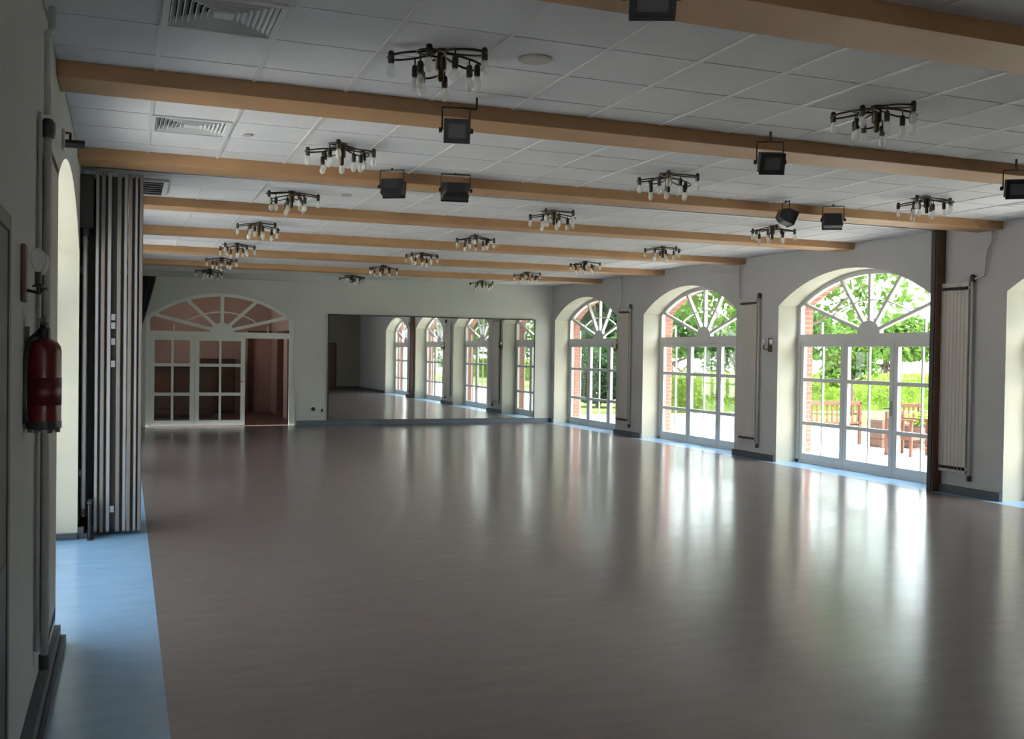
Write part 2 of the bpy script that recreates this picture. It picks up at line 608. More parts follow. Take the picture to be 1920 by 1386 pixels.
# ------------------------------------------------------------------ arched windows
def fan(b, P, s0, s1, z0, zs, zt, hub, wbar, d, ang=(18, 52, 90, 128, 162), ring=True, ringw=0.016):
    """radial bars, hub and middle ring of a fanlight (s along the wall)"""
    c = (s0 + s1) / 2
    ap = arch_pts(s0, s1, zs, zt, 60)
    def reach(a):
        ca, sa = math.cos(a), math.sin(a)
        r = 0.05
        h, rise = (s1 - s0) / 2, zt - zs
        R = (h * h + rise * rise) / (2 * rise)
        cz = zt - R
        while True:
            s, z = c + r * ca, z0 + r * sa
            if abs(s - c) > h or z > zs and (s - c) ** 2 + (z - cz) ** 2 > R * R:
                return r
            r += 0.01
    for k in ang:
        a = math.radians(k)
        L = reach(a)
        u = Vector((math.cos(a), math.sin(a)))
        v = Vector((-u.y, u.x)) * wbar / 2
        q = [(u * r0 + v * sg) for r0, sg in ((0.05, -1), (L, -1), (L, 1), (0.05, 1))]
        b.poly_prism([P(c + p.x, z0 + p.y, 0.0) for p in q], Vector(P(0, 0, d)) - Vector(P(0, 0, 0)))
    n = 14
    hubp = [(c + hub * math.cos(PI * i / n), z0 + 0.8 * hub * math.sin(PI * i / n)) for i in range(n + 1)]
    b.poly_prism([P(s, z, -0.004) for s, z in hubp], Vector(P(0, 0, d + 0.008)) - Vector(P(0, 0, 0)))
    if ring:
        A, B = [], []
        for i in range(33):
            a = math.radians(18 + 144 * i / 32)
            L = 0.56 * reach(a)
            A.append(P(c + (L - ringw / 2) * math.cos(a), z0 + (L - ringw / 2) * math.sin(a), 0.01))
            B.append(P(c + (L + ringw / 2) * math.cos(a), z0 + (L + ringw / 2) * math.sin(a), 0.01))
        b.strip(A, B, Vector(P(0, 0, d - 0.02)) - Vector(P(0, 0, 0)))

WTR = (2.03, 2.16)             # transom rail
RAILS = (1.40, 0.67)
def make_window(name, x, y0, y1, sgn, label):
    """french window in the wall plane x; sgn +1 when outdoors lies towards +X"""
    root = empty(name, (x, (y0 + y1) / 2, 0))
    struct(root, label, 'window')
    P = lambda s, z, t: (x + sgn * t, s, z)
    D = Vector((sgn * 0.085, 0, 0))
    jw = 0.075
    # outer frame: jambs, sill, transom, arched head
    b = MB()
    bx = lambda s0, s1, z0, z1, t0=0.0, t1=0.085: b.box(min(x + sgn * t0, x + sgn * t1), max(x + sgn * t0, x + sgn * t1), s0, s1, z0, z1)
    bx(y0, y0 + jw, 0, ARCH_S)
    bx(y1 - jw, y1, 0, ARCH_S)
    bx(y0, y1, 0, 0.05)
    bx(y0 + jw, y1 - jw, WTR[0], WTR[1], -0.01, 0.09)
    A = arch_pts(y0, y1, ARCH_S, ARCH_T, 32)
    B = arch_pts(y0 + jw, y1 - jw, ARCH_S - 0.02, ARCH_T - jw, 32)
    b.strip([P(s, z, 0) for s, z in A], [P(s, z, 0) for s, z in B], D)
    b.build('frame', M['frame'], root)
    # fanlight
    b = MB()
    fan(b, P, y0 + jw, y1 - jw, WTR[1], ARCH_S - 0.02, ARCH_T - jw, 0.25, 0.05, 0.07)
    for f_ in (0.17, 0.83):
        s = y0 + f_ * (y1 - y0)
        b.box(min(x + sgn * .02, x + sgn * .06), max(x + sgn * .02, x + sgn * .06), s - 0.011, s + 0.011, WTR[1], 2.36)
    b.build('fanlight', M['frame'], root)
    # three leaves with rails and thin muntins
    W3 = (y1 - y0 - 2 * jw) / 3
    for i in range(3):
        a = y0 + jw + i * W3
        e = a + W3
        b = MB()
        st = 0.085
        bx(a + 0.004, a + st, 0.05, WTR[0], 0.01, 0.075)
        bx(e - st, e - 0.004, 0.05, WTR[0], 0.01, 0.075)
        bx(a + st, e - st, 0.05, 0.16, 0.01, 0.075)
        bx(a + st, e - st, WTR[0] - 0.075, WTR[0], 0.01, 0.075)
        for zr in RAILS:
            bx(a + st, e - st, zr - 0.03, zr + 0.03, 0.012, 0.073)
        mid = (a + e) / 2
        bx(mid - 0.011, mid + 0.011, 0.16, WTR[0] - 0.07, 0.025, 0.06)
        leaf = b.build('sash', M['frame'], root)
        b = MB()
        b.box(x + sgn * 0.042 - 0.002, x + sgn * 0.042 + 0.002, a + st - 0.005, e - st + 0.005, 0.155, WTR[0] - 0.07)
        b.build('glass_pane', M['glass'], leaf)
        if i == 1:
            b = MB()
            yy = a + 0.04
            b.tube([(x + sgn * 0.01, yy, 1.03), (x - sgn * 0.045, yy, 1.03), (x - sgn * 0.05, yy + 0.10, 1.02)], 0.009)
            b.box(min(x + sgn * .012, x), max(x + sgn * .012, x), yy - 0.018, yy + 0.018, 0.92, 1.14)
            b.build('handle', M['alu'], leaf)
    # fanlight glass
    b = MB()
    B2 = arch_pts(y0 + jw - 0.01, y1 - jw + 0.01, ARCH_S - 0.02, ARCH_T - jw + 0.01, 24)
    b.poly_prism([P(y0 + jw - .01, WTR[1] - .01, 0.04)] + [P(s, z, 0.04) for s, z in B2] + [P(y1 - jw + .01, WTR[1] - .01, 0.04)], (sgn * 0.004, 0, 0))
    b.build('fanlight_glass', M['glass'], root)
    return root

wl = ['arched french window nearest the camera, cut by the photo edge',
      'arched french window behind the brown partition post, garden bench outside',
      'arched french window between two radiators, hedge outside',
      'arched french window in the corner beside the wall mirror']
for i, (a, e) in enumerate(R_WIN):
    make_window('window_%d' % (i + 1), XR + 0.40, a, e, 1, wl[i])
wl2 = ['arched window whose cream reveal shows beside the red extinguisher', 'arched window hidden behind the folded partition', 'arched window beyond the folded partition near the arched door']
for i, (a, e) in enumerate(L_WIN):
    make_window('window_%d' % (i + 5), XL - 0.40, a, e, -1, wl2[i])

def make_added_window():
    x0, x1, zs, zt = REC
    y = YN - 0.2
    root = empty('window_8', ((x0 + x1) / 2, y, 0))
    struct(root, 'added glazed arched opening behind the viewer, lighting the near end', 'window')
    b = MB()
    A_ = arch_pts(x0, x1, zs, zt, 24)
    B_ = arch_pts(x0 + .07, x1 - .07, zs, zt - .07, 24)
    b.strip([(s, y, z) for s, z in [(x0, 0)] + A_ + [(x1, 0)]], [(s, y, z) for s, z in [(x0 + .07, 0)] + B_ + [(x1 - .07, 0)]], (0, .08, 0))
    b.box(x0 + .07, x1 - .07, y, y + .08, 0, .12).box(x0 + .07, x1 - .07, y, y + .08, 2.03, 2.13)
    for xx in (x0 + .07 + (x1 - x0 - .14) / 2,):
        b.box(xx - .06, xx + .06, y + .01, y + .07, .12, 2.03).box(xx - .03, xx + .03, y + .01, y + .07, 2.13, zt - .05)
    for zz in (.7, 1.4):
        b.box(x0 + .07, x1 - .07, y + .015, y + .065, zz - .025, zz + .025)
    b.build('frame', M['frame'], root)
    b = MB()
    b.poly_prism([(x0 + .06, y + .04, .1)] + [(s, y + .04, z) for s, z in arch_pts(x0 + .06, x1 - .06, zs, zt - .06, 20)] + [(x1 - .06, y + .04, .1)], (0, .004, 0))
    b.build('glass_pane', M['glass'], root)
make_added_window()

# ------------------------------------------------------------------ arched glazed door in the back wall
def make_back_door():
    x0, x1, zs, zt = DOOR
    yf = YB + 0.05
    root = empty('door_1', ((x0 + x1) / 2, yf, 0))
    struct(root, 'white arched glazed double door with fanlight, standing partly open', 'door')
    P = lambda s, z, t: (s, yf + t, z)
    b = MB()
    jw = 0.09
    b.box(x0, x0 + jw, yf, yf + .09, 0, zs).box(x1 - jw - .03, x1, yf, yf + .09, 0, zs)
    b.box(x0 + jw, x1 - jw, yf - .01, yf + .10, 2.03, 2.165)
    A = arch_pts(x0, x1, zs, zt, 32)
    B = arch_pts(x0 + jw, x1 - jw, zs - 0.02, zt - 0.075, 32)
    b.strip([P(s, z, 0) for s, z in A], [P(s, z, 0) for s, z in B], (0, .09, 0))
    b.build('frame', M['door_white'], root)
    b = MB()
    fan(b, P, x0 + jw, x1 - jw, 2.165, zs - .02, zt - .075, 0.26, 0.075, 0.07, ang=(14, 43, 90, 137, 166), ringw=0.03)
    for s in (1.0, 3.07):
        b.box(s - .012, s + .012, yf + .02, yf + .06, 2.165, 2.32)
    b.build('fanlight', M['door_white'], root)
    for (a, e) in ((0.49, 1.45), (1.45, 2.57)):
        b = MB()
        st = 0.10
        yl, yh = yf + 0.015, yf + 0.07
        b.box(a + .004, a + st, yl, yh, .02, 2.03).box(e - st, e - .004, yl, yh, .02, 2.03)
        b.box(a + st, e - st, yl, yh, .02, 0.14).box(a + st, e - st, yl, yh, 1.96, 2.03)
        for zr in (1.40, 0.735):
            b.box(a + st, e - st, yl, yh, zr - .035, zr + .035)
        mid = (a + e) / 2
        b.box(mid - .025, mid + .025, yl + .01, yh - .01, .14, 1.97)
        lf = b.build('door_leaf', M['door_white'], root)
        MB().box(a + st - .005, e - st + .005, yf + .040, yf + .044, .135, 1.965).build('glass_pane', M['glass'], lf)
        if a > 1:
            MB().tube([(e - .05, yl, 1.03), (e - .05, yl - .05, 1.03), (e - .16, yl - .055, 1.03)], .01).build('handle', M['alu'], lf)
    b = MB()
    B2 = arch_pts(x0 + jw - .01, x1 - jw + .01, zs - .02, zt - .07, 24)
    b.poly_prism([(x0 + jw - .01, yf + .04, 2.16)] + [(s, yf + .04, z) for s, z in B2] + [(x1 - jw + .01, yf + .04, 2.16)], (0, .004, 0))
    b.build('fanlight_glass', M['glass'], root)
make_back_door()

# lobby behind the door
b = MB()
b.box(-1.2, 4.3, YB + 0.3, 29.2, -0.06, 0.0)
struct(b.build('floor_lobby', M['lobby_floor']))
b = MB()
b.box(-1.2, 4.3, 29.0, 29.2, 0, HT)                                    # end wall
b.box(3.85, 4.05, YB + 0.3, 29.0, 0, HT)                               # side wall beside the opening
b.box(-1.2, XL, YB + 0.3, 25.2, 0, HT).box(-1.2, XL, 27.3, 29.0, 0, HT).box(-1.2, XL, 25.2, 27.3, 2.5, HT).box(-1.2, XL, 25.2, 27.3, 0, 1.15)  # unseen side opening added so skylight reaches the lobby
struct(b.build('wall_lobby', M['pink']))
MBc = MB()
MBc.box(-1.2, 4.3, YB + 0.3, 29.2, 3.3, 3.4)
struct(MBc.build('ceiling_lobby', M['pink']))
b = MB()
for (y0, y1) in ((24.75, 24.95), (26.6, 26.8)):
    b.box(3.70, 3.85, y0, y1, 0, 2.25)
b.box(3.70, 3.85, 24.75, 26.8, 2.13, 2.25)
b.box(3.2, 3.36, 28.94, 29.0, 0, 2.3).box(3.36, 3.85, 28.94, 29.0, 2.15, 2.3)
struct(b.build('trim_1', M['wood_brown']))
ct = empty('bar_counter', (1.1, 26.8, 0))
tag(ct, 'dark brown wooden counter in the lobby behind the glazed door', 'counter')
b = MB()
b.box(-0.3, 2.1, 26.6, 27.1, 0.1, 1.28)
for k in range(5):
    b.box(-0.25 + k * .48, 0.13 + k * .48, 26.57, 26.61, 0.25, 1.15)
b.build('body', M['wood_brown'], ct, bevel=.006)
MB().box(-0.36, 2.16, 26.5, 27.2, 1.28, 1.33).build('counter_top', M['wood_dark'], ct, bevel=.006)
MB().box(-0.3, 2.1, 26.66, 27.05, 0.0, 0.1).build('plinth', M['wood_dark'], ct)
cb = empty('tall_cupboard', (2.35, 28.7, 0))
tag(cb, 'tall dark cupboard standing against the lobby end wall', 'cupboard')
MB().box(1.9, 2.8, 28.45, 28.98, 0.0, 1.5).build('carcass', M['wood_dark'], cb, bevel=.006)
for xa in (1.93, 2.36):
    d_ = MB().box(xa, xa + .41, 28.425, 28.45, .08, 1.45).build('door', M['wood_brown'], cb, bevel=.004)
    MB().lathe([(.0, 0), (.014, .0), (.016, .02), (.0, .024)], (xa + (.36 if xa < 2 else .05), 28.425, .8), (0, -1, 0)).build('knob', M['alu'], d_)

# ------------------------------------------------------------------ mirror, socket, rail and drape on the back wall
mr = empty('wall_mirror', (7.1, YB, 0.115))
tag(mr, 'wide frameless dance mirror on the back wall between arched door and corner window', 'mirror')
MB().box(4.49, 9.75, YB - 0.022, YB - 0.016, 0.125, 2.62).build('mirror_glass', M['mirror'], mr)
b = MB()
b.box(4.46, 9.78, YB - 0.016, YB, 0.117, 2.645)
b.box(4.46, 4.485, YB - 0.03, YB - 0.016, 0.117, 2.645).box(9.755, 9.78, YB - 0.03, YB - 0.016, 0.117, 2.645)
b.box(4.485, 9.755, YB - 0.03, YB - 0.016, 2.622, 2.645)
b.build('frame', M['cap'], mr)

so = empty('wall_socket', (4.13, YB, 0.385))
tag(so, 'white wall socket with a black plug low beside the mirror', 'socket')
MB().box(4.09, 4.17, YB - .012, YB, .345, .425).build('plate', M['white'], so, bevel=.003)
MB().lathe([(.045, 0), (.045, .03), (.03, .05), (.012, .07)], (4.13, YB - .012, .385), (0, -1, 0)).build('plug', M['cap'], so)
so2 = MB().box(4.32, 4.36, YB - .012, YB, .31, .39).build('cable_outlet', M['cap'])
tag(so2, 'tiny dark cable outlet right beside the mirror foot', 'outlet')
tb = MB().box(3.735, 3.79, YB - .03, YB, .12, .78).build('corner_guard', M['pipe'], bevel=.004)
tag(tb, 'short grey corner guard on the wall right of the arched door', 'corner guard')
rl = empty('curtain_rail', (1.7, YB - .06, 3.38))
tag(rl, 'grey curtain rail along the back wall above the arched door', 'curtain rail')
MB().box(-0.38, 4.2, YB - .075, YB - .045, 3.37, 3.40).build('rail', M['pipe'], rl)
for xx in (0.0, 1.4, 2.8, 4.0):
    MB().box(xx - .012, xx + .012, YB - .06, YB, 3.385, 3.41).build('bracket', M['pipe'], rl)

def make_drape():
    b = MB()
    n, mz = 40, 16
    rows = []
    for j in range(mz + 1):
        v = j / mz
        z = 3.37 - v * 1.6
        xr_ = 0.60 - 0.42 * (v ** 1.1)
        xl_ = -0.36 - 0.0 * v
        row = []
        for i in range(n + 1):
            u = i / n
            row.append(b.bm.verts.new((xl_ + (xr_ - xl_) * u, YB - 0.07 + 0.022 * math.sin(u * 2 * PI * 9) * (1 - .3 * v), z)))
        rows.append(row)
    for r0, r1 in zip(rows, rows[1:]):
        for i in range(n):
            b.bm.faces.new((r0[i], r0[i + 1], r1[i + 1], r1[i]))
    o = b.build('drape', M['drape'], smooth=True)
    s = o.modifiers.new('solid', 'SOLIDIFY')
    s.thickness = 0.006
    tag(o, 'black tied-back drape hanging from the rail beside the arched door', 'curtain')
make_drape()

# ------------------------------------------------------------------ radiators
def make_radiator(xw, sgn, y0, label, z0=0.285, z1=2.79, wd=0.50):
    """tall ribbed panel radiator on the wall face xw; sgn +1 when the wall lies towards +X"""
    root = empty('wall_radiator', (xw, y0 + wd / 2, z0))
    tag(root, label, 'radiator', 'tall radiators on the wall piers')
    xf, xb = xw - sgn * 0.062, xw - sgn * 0.022
    lo, hi = min(xf, xb), max(xf, xb)
    b = MB()
    n = 8
    for k in range(n):
        a = y0 + wd * k / n
        b.box(lo, hi, a + .0015, a + wd / n - .0015, z0, z1)
    b.box(lo + .01, hi - .01, y0 + .002, y0 + wd - .002, z0 + .01, z1 - .01)
    b.build('panel', M['rad'], root, bevel=.003)
    for zz in (z0 + .06, z1 - .08):
        MB().box(lo, hi, y0 - .012, y0 + wd + .012, zz - .03, zz + .03).build('header', M['rad'], root, bevel=.008)
    b = MB()
    yp = y0 - 0.045
    xp = xw - sgn * 0.046
    b.tube([(xp, yp, z0 - .05), (xp, yp, z1 + .02)], .018)
    b.tube([(xp, yp, z1 - .08), (xp, y0, z1 - .08)], .012).tube([(xp, yp, z0 + .06), (xp, y0, z0 + .06)], .012)
    b.build('riser_pipe', M['pipe'], root, smooth=True)
    MB().lathe([(.0, 0), (.03, 0), (.034, .02), (.034, .07), (.02, .09), (0, .09)], (xp, yp, z1 + .0)).build('valve', M['cap'], root)
    MB().lathe([(.0, 0), (.026, 0), (.026, .07), (0, .07)], (xp, yp, z0 - .09)).build('valve', M['cap'], root)
    for zz in (z0 + .3, z1 - .3):
        for yy in (y0 + .1, y0 + wd - .1):
            MB().box(min(xw, xb), max(xw, xb), yy - .015, yy + .015, zz - .03, zz + .03).build('wall_bracket', M['pipe'], root)
    return root
make_radiator(XR, 1, 9.96, 'tall cream radiator on the pier right of the brown post')
make_radiator(XR, 1, 14.63, 'tall cream radiator on the pier with the two-bulb wall lamp, past the brown post')
make_radiator(XR, 1, 19.36, 'tall cream radiator on the pier nearest the back corner')
make_radiator(XL, -1, 5.40, 'tall radiator behind the red fire extinguisher')
make_radiator(XL, -1, 10.13, 'tall radiator beside the folded partition under the black box', z1=2.80, wd=0.3)

# pipes above the radiators
def pipe(pts, label, r=.014):
    b = MB()
    b.tube(pts, r)
    o = b.build('heating_pipe', M['pipe'], smooth=True)
    tag(o, label, 'pipe', 'heating pipes on the walls')
pipe([(XR - .05, 9.62, 3.5), (XR - .05, 9.62, 3.28), (XR - .05, 9.70, 3.2), (XR - .05, 9.72, 2.86), (XR - .06, 9.86, 2.82)], 'thin grey pipe rising from the radiator right of the brown post')
pipe([(XR - .05, 15.2, 3.5), (XR - .05, 15.2, 2.9), (XR - .06, 15.12, 2.8)], 'thin grey pipe dropping to the radiator between the two middle windows')
pipe([(XR - .05, 19.75, 3.5), (XR - .05, 19.75, 2.9), (XR - .06, 19.84, 2.78)], 'thin grey pipe dropping to the radiator nearest the back corner')
pipe([(XL + .045, 5.6, 3.5), (XL + .045, 5.6, 3.38), (XL + .045, 5.355, 3.3), (XL + .045, 5.355, 2.9)], 'grey pipe above the radiator behind the extinguisher', .018)

pipe([(XL + .016, 5.30, 0.3), (XL + .016, 5.30, 2.9)], 'slim white pipe standing close to the wall behind the extinguisher', .010)

# ------------------------------------------------------------------ folded partition, its track and post
pt = empty('folding_partition', (-0.08, 10.5, 0))
tag(pt, 'folded stack of grey and beige partition panels standing against the pier', 'partition')
def px2x(p):
    return -0.2855 + (p - 172) * 0.00452
for k, (a, e) in enumerate([(174, 181), (185, 193), (197, 205), (215.5, 224), (229, 236), (237, 245), (250, 256), (259, 266)]):
    xa, xb = px2x(a), px2x(e)
    b = MB()
    b.box(xa, xb, 10.10, 10.98, 0.035, ZC - 0.11)
    o = b.build('partition_panel', M['panel_face'] if k in (5, 6) else M['panel'], pt, bevel=.004)
    b = MB()
    b.box(xa + .006, xb - .006, 10.092, 10.10, 0.05, ZC - 0.12)
    b.build('edge_seal', M['panel_face'] if k % 2 else M['alu'], o)
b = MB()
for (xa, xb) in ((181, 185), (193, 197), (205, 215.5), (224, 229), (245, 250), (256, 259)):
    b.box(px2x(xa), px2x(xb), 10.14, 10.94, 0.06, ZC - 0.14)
b.build('gap_filler', M['black'], pt)  # black filler set between the panels
MB().box(XL, px2x(176), 10.72, 10.80, 0.0, ZC - .08).build('gap_cover', M['black'], pt)  # black sheet added to keep the gap beside the stack dark
for z in (1.62, 1.83, 1.98, 2.06, 0.25):
    MB().box(px2x(205), px2x(213), 10.10, 10.14, z - .03, z + .03).build('latch', M['alu'], pt)
b = MB()
b.box(-0.30, XR - 0.15, 10.50, 10.58, ZC - 0.014, ZC - 0.0065)
o = b.build('partition_track', M['grille'])
tag(o, 'slim pale ceiling track for the folding partition', 'track')
po = empty('partition_post', (10.18, 10.46, 0))
tag(po, 'brown wooden partition post fixed to the wall beside the middle radiator', 'post')
MB().box(10.10, XR, 10.42, 10.52, 0.0, ZC - .005).build('post', M['wood_brown'], po, bevel=.004)
MB().box(10.085, 10.10, 10.435, 10.505, 0.0, ZC - .01).build('edge_seal', M['cap'], po)

# black box above the radiator, floor box under it
sp = empty('wall_black_box', (-0.34, 10.25, 2.9))
tag(sp, 'black box high on the wall beside the folded partition', 'loudspeaker')
MB().box(XL + .003, -0.295, 10.05, 10.10, 2.88, 3.36).build('box_front', M['cap'], sp)
MB().box(XL, -0.29, 10.10, 10.42, 2.86, 3.38).build('cabinet', M['black'], sp, bevel=.01)
fb = empty('floor_box', (-0.36, 9.98, 0))
tag(fb, 'small black box on the floor at the foot of the partition', 'box')
MB().box(XL + .09, -0.29, 9.90, 10.06, 0.012, 0.33).build('body', M['black'], fb, bevel=.015)
MB().box(XL + .085, -0.285, 9.895, 10.065, 0.33, 0.36).build('lid', M['cap'], fb, bevel=.008)
MB().box(XL + .086, -0.27, 9.88, 10.07, 0.0, 0.012).build('base', M['cap'], fb)

# bracket lamp above the window on the near wall
br = empty('wall_bracket_lamp', (XL, 7.3, 3.13))
tag(br, 'small dark fixture on a bracket high above the window with the cream reveal', 'wall fixture')
MB().box(XL, XL + .02, 7.25, 7.35, 3.09, 3.22).build('back_plate', M['rad'], br, bevel=.004)
MB().tube([(XL + .02, 7.3, 3.13), (XL + .14, 7.3, 3.13)], .028, 12).build('barrel', M['black'], br)
MB().tube([(XL + .02, 7.3, 3.20), (XL + .05, 7.3, 3.20), (XL + .05, 7.3, 3.14)], .01).build('arm', M['cap'], br)

# dark door in the near wall
dd = empty('door_2', (XL, 3.5, 0))
struct(dd, 'dark door in the near wall before the fire extinguisher', 'door')
MB().box(XL, XL + .010, 2.75, 4.00, 0.0, 2.19).build('door_leaf', M['door_dark'], dd, bevel=.004)
MB().box(XL + .010, XL + .013, 2.78, 3.97, 0.03, 1.0).build('kick_plate', M['black'], dd)
b = MB()
b.box(XL, XL + .016, 4.00, 4.06, 0, 2.25).box(XL, XL + .016, 2.69, 2.75, 0, 2.25).box(XL, XL + .016, 2.75, 4.00, 2.19, 2.25)
b.build('door_frame', M['door_dark'], dd, bevel=.004)
MB().tube([(XL + .01, 2.85, 1.05), (XL + .06, 2.85, 1.05), (XL + .06, 2.97, 1.05)], .01).build('handle', M['alu'], dd)
# reddish door in the end wall, seen in the mirror
d3 = empty('door_3', (8.5, YNW, 0))
struct(d3, 'reddish brown door in the end wall, reflected at the mirror edge', 'door')
MB().box(7.95, 9.05, YNW, YNW + .04, 0.0, 2.05).build('door_leaf', mat('door_red', (0.16, 0.05, 0.03), .5, noise=.2), d3, bevel=.004)
b = MB()
b.box(7.87, 7.95, YNW, YNW + .055, 0, 2.13).box(9.05, 9.13, YNW, YNW + .055, 0, 2.13).box(7.95, 9.05, YNW, YNW + .055, 2.05, 2.13)
b.build('door_frame', M['wood_dark'], d3)
MB().tube([(8.1, YNW + .04, 1.05), (8.1, YNW + .1, 1.05), (8.22, YNW + .1, 1.05)], .01).build('handle', M['alu'], d3)

# ------------------------------------------------------------------ fire extinguisher
fe = empty('fire_extinguisher', (-0.335, 4.8, 1.4))
tag(fe, 'dark red fire extinguisher hanging on the wall before the near radiator', 'fire extinguisher')
cx_, cy_ = XL + 0.075, 4.8
b = MB()
b.lathe([(.0, 1.42), (.056, 1.42), (.068, 1.43), (.070, 1.45), (.070, 1.755), (.067, 1.775), (.054, 1.795), (.030, 1.808), (.024, 1.812), (.0, 1.812)], (cx_, cy_, 0), seg=24)
b.build('cylinder', M['red'], fe, smooth=True)
b = MB()
b.lathe([(.026, 1.81), (.026, 1.85), (.018, 1.86), (.018, 1.88)], (cx_, cy_, 0))
b.box(cx_ - .014, cx_ + .014, cy_ - .10, cy_ + .03, 1.88, 1.895).box(cx_ - .012, cx_ + .012, cy_ - .10, cy_ + .02, 1.855, 1.865, rot=Matrix.Rotation(-.2, 3, 'X'))
b.build('valve_lever', M['black'], fe)
b = MB()
b.tube([(cx_ - .02, cy_, 1.84), (cx_ - .055, cy_ - .05, 1.80), (cx_ - .07, cy_ - .09, 1.70), (cx_ - .07, cy_ - .10, 1.52), (cx_ - .07, cy_ - .09, 1.45)], [.011, .011, .011, .012, .019], 10)
b.build('hose', M['black'], fe, smooth=True)
b = MB()
for k in range(6):
    a = 2 * PI * k / 6
    b.box(cx_ + .055 * math.cos(a) - .01, cx_ + .055 * math.cos(a) + .01, cy_ + .055 * math.sin(a) - .01, cy_ + .055 * math.sin(a) + .01, 1.40, 1.425)
b.lathe([(.064, 1.415), (.072, 1.42), (.072, 1.45), (.064, 1.452)], (cx_, cy_, 0), seg=24)
b.build('foot_ring', M['cap'], fe)
b = MB()
b.box(XL, XL + .018, cy_ - .03, cy_ + .03, 1.5, 1.86)
b.build('wall_hook', M['cap'], fe)
b = MB()
b.lathe([(.0712, 1.52), (.0712, 1.64)], (cx_, cy_, 0), seg=24)
b.build('instruction_band', mat('band', (.10, .006, .009), .4), fe, smooth=True)

# ------------------------------------------------------------------ wall lamps
def make_sconce(xw, sgn, y, z, label, plate=True):
    root = empty('wall_lamp', (xw, y, z))
    tag(root, label, 'wall lamp', 'two-bulb wall lamps')
    s = -sgn
    X = lambda t: xw + s * t
    b = MB()
    b.box(min(X(0), X(.02)), max(X(0), X(.02)), y - .05, y + .05, z - .07, z + .17)
    b.build('back_plate', M['wood_brown'], root, bevel=.008)
    b = MB()
    b.tube([(X(.02), y, z - .02), (X(.06), y, z - .03), (X(.07), y - .07, z - .03), (X(.07), y - .10, z - .01)], .006)
    b.tube([(X(.06), y, z - .03), (X(.07), y + .07, z - .03), (X(.07), y + .10, z - .01)], .006)
    b.build('arm', M['brass'], root, smooth=True)
    for dy in (-.10, .10):
        MB().lathe([(.0, -.012), (.022, -.012), (.022, -.004), (.013, .0), (.013, .05), (.0, .05)], (X(.07), y + dy, z)).build('socket', M['socket'], root)
        MB().lathe([(.010, .05), (.022, .075), (.030, .105), (.026, .13), (.012, .148), (.0, .151)], (X(.07), y + dy, z), seg=14).build('bulb', M['bulb'], root, smooth=True)
    return root
make_sconce(XR, 1, 14.30, 1.93, 'two-bulb wall lamp on the pier between the two middle windows')
make_sconce(XR, 1, 20.00, 1.95, 'two-bulb wall lamp beside the corner window by the mirror')
make_sconce(XL, -1, 4.62, 2.03, 'two-bulb wall lamp above the red fire extinguisher')

# ------------------------------------------------------------------ chandeliers
def make_chandelier(loc):
    root = empty('chandelier', loc)
    x, y, z = loc
    b = MB()
    b.lathe([(.0, -.002), (.040, -.002), (.040, -.012), (.033, -.016), (.033, -.110), (.028, -.118), (.019, -.124), (.019, -.170), (.013, -.182), (.0, -.186)], loc, seg=18)
    b.build('hub', M['brass'], root, smooth=True)
    n = 5
    for k in range(n):
        a = 2 * PI * k / n + 0.35
        zz = -.038 - .030 * (k % 2)
        u = Vector((math.cos(a), math.sin(a), 0))
        v = Vector((-u.y, u.x, 0))
        pts = []
        for i in range(28):
            t = 2 * PI * i / 28
            r = .165 + .140 * math.cos(t)
            pts.append(Vector(loc) + u * r + v * (.085 * math.sin(t) * (0.55 + 0.45 * (r / .3))) + Vector((0, 0, zz - .02 * math.cos(t))))
        loop = MB().tube(pts, .0068, 6, closed=True).build('arm_loop', M['brass'], root, smooth=True)
        for (r, w_, dz) in ((.285, .02, -.008), (.150, -.075, -.058)):
            c = Vector(loc) + u * r + v * w_ + Vector((0, 0, zz + dz))
            mb = MB()
            if dz < -.03:
                mb.tube([c + Vector((0, 0, .06)), c + Vector((0, 0, .01))], .005, 6)
            sk = mb.lathe([(.0, .022), (.012, .022), (.018, .012), (.019, -.044), (.014, -.05), (.0, -.05)], c, seg=10).build('socket', M['socket'], root, smooth=True)
            MB().lathe([(.011, -.05), (.020, -.068), (.0255, -.092), (.0235, -.112), (.013, -.128), (.0, -.132)], c, seg=12).build('bulb', M['bulb'], sk, smooth=True)
    return root
CH_Y = [5.55, 8.39, 11.13, 14.02, 16.93, 19.78, 22.7]
CH_X = [1.68, 4.82, 7.98]
RN = ['row nearest the partition', 'middle row', 'row nearest the windows']
proto = None
rng = random.Random(4)
for c, x in enumerate(CH_X):
    for k, y in enumerate(CH_Y):
        if c == 2 and k == 0:
            continue
        if proto is None:
            proto = make_chandelier((x, y, ZC))
            o = proto
        else:
            o = copy_tree(proto)
            o.location = (x, y, ZC)
            o.rotation_euler = (0, 0, rng.uniform(0, 2 * PI))
        nth = ORD[k] + ('' if k == 0 else ' from the camera')
        if k == 6:
            nth = 'farthest'
        elif k == 0:
            nth = 'nearest the camera'
        elif c == 2:
            nth = ['', 'nearest', 'second', 'third', 'fourth', 'fifth'][k] + ' from the camera'
            if k == 1:
                nth = 'nearest the camera'
        tag(o, 'brass loop chandelier in the %s, %s' % (RN[c], nth), 'chandelier', 'brass loop chandeliers under the ceiling')

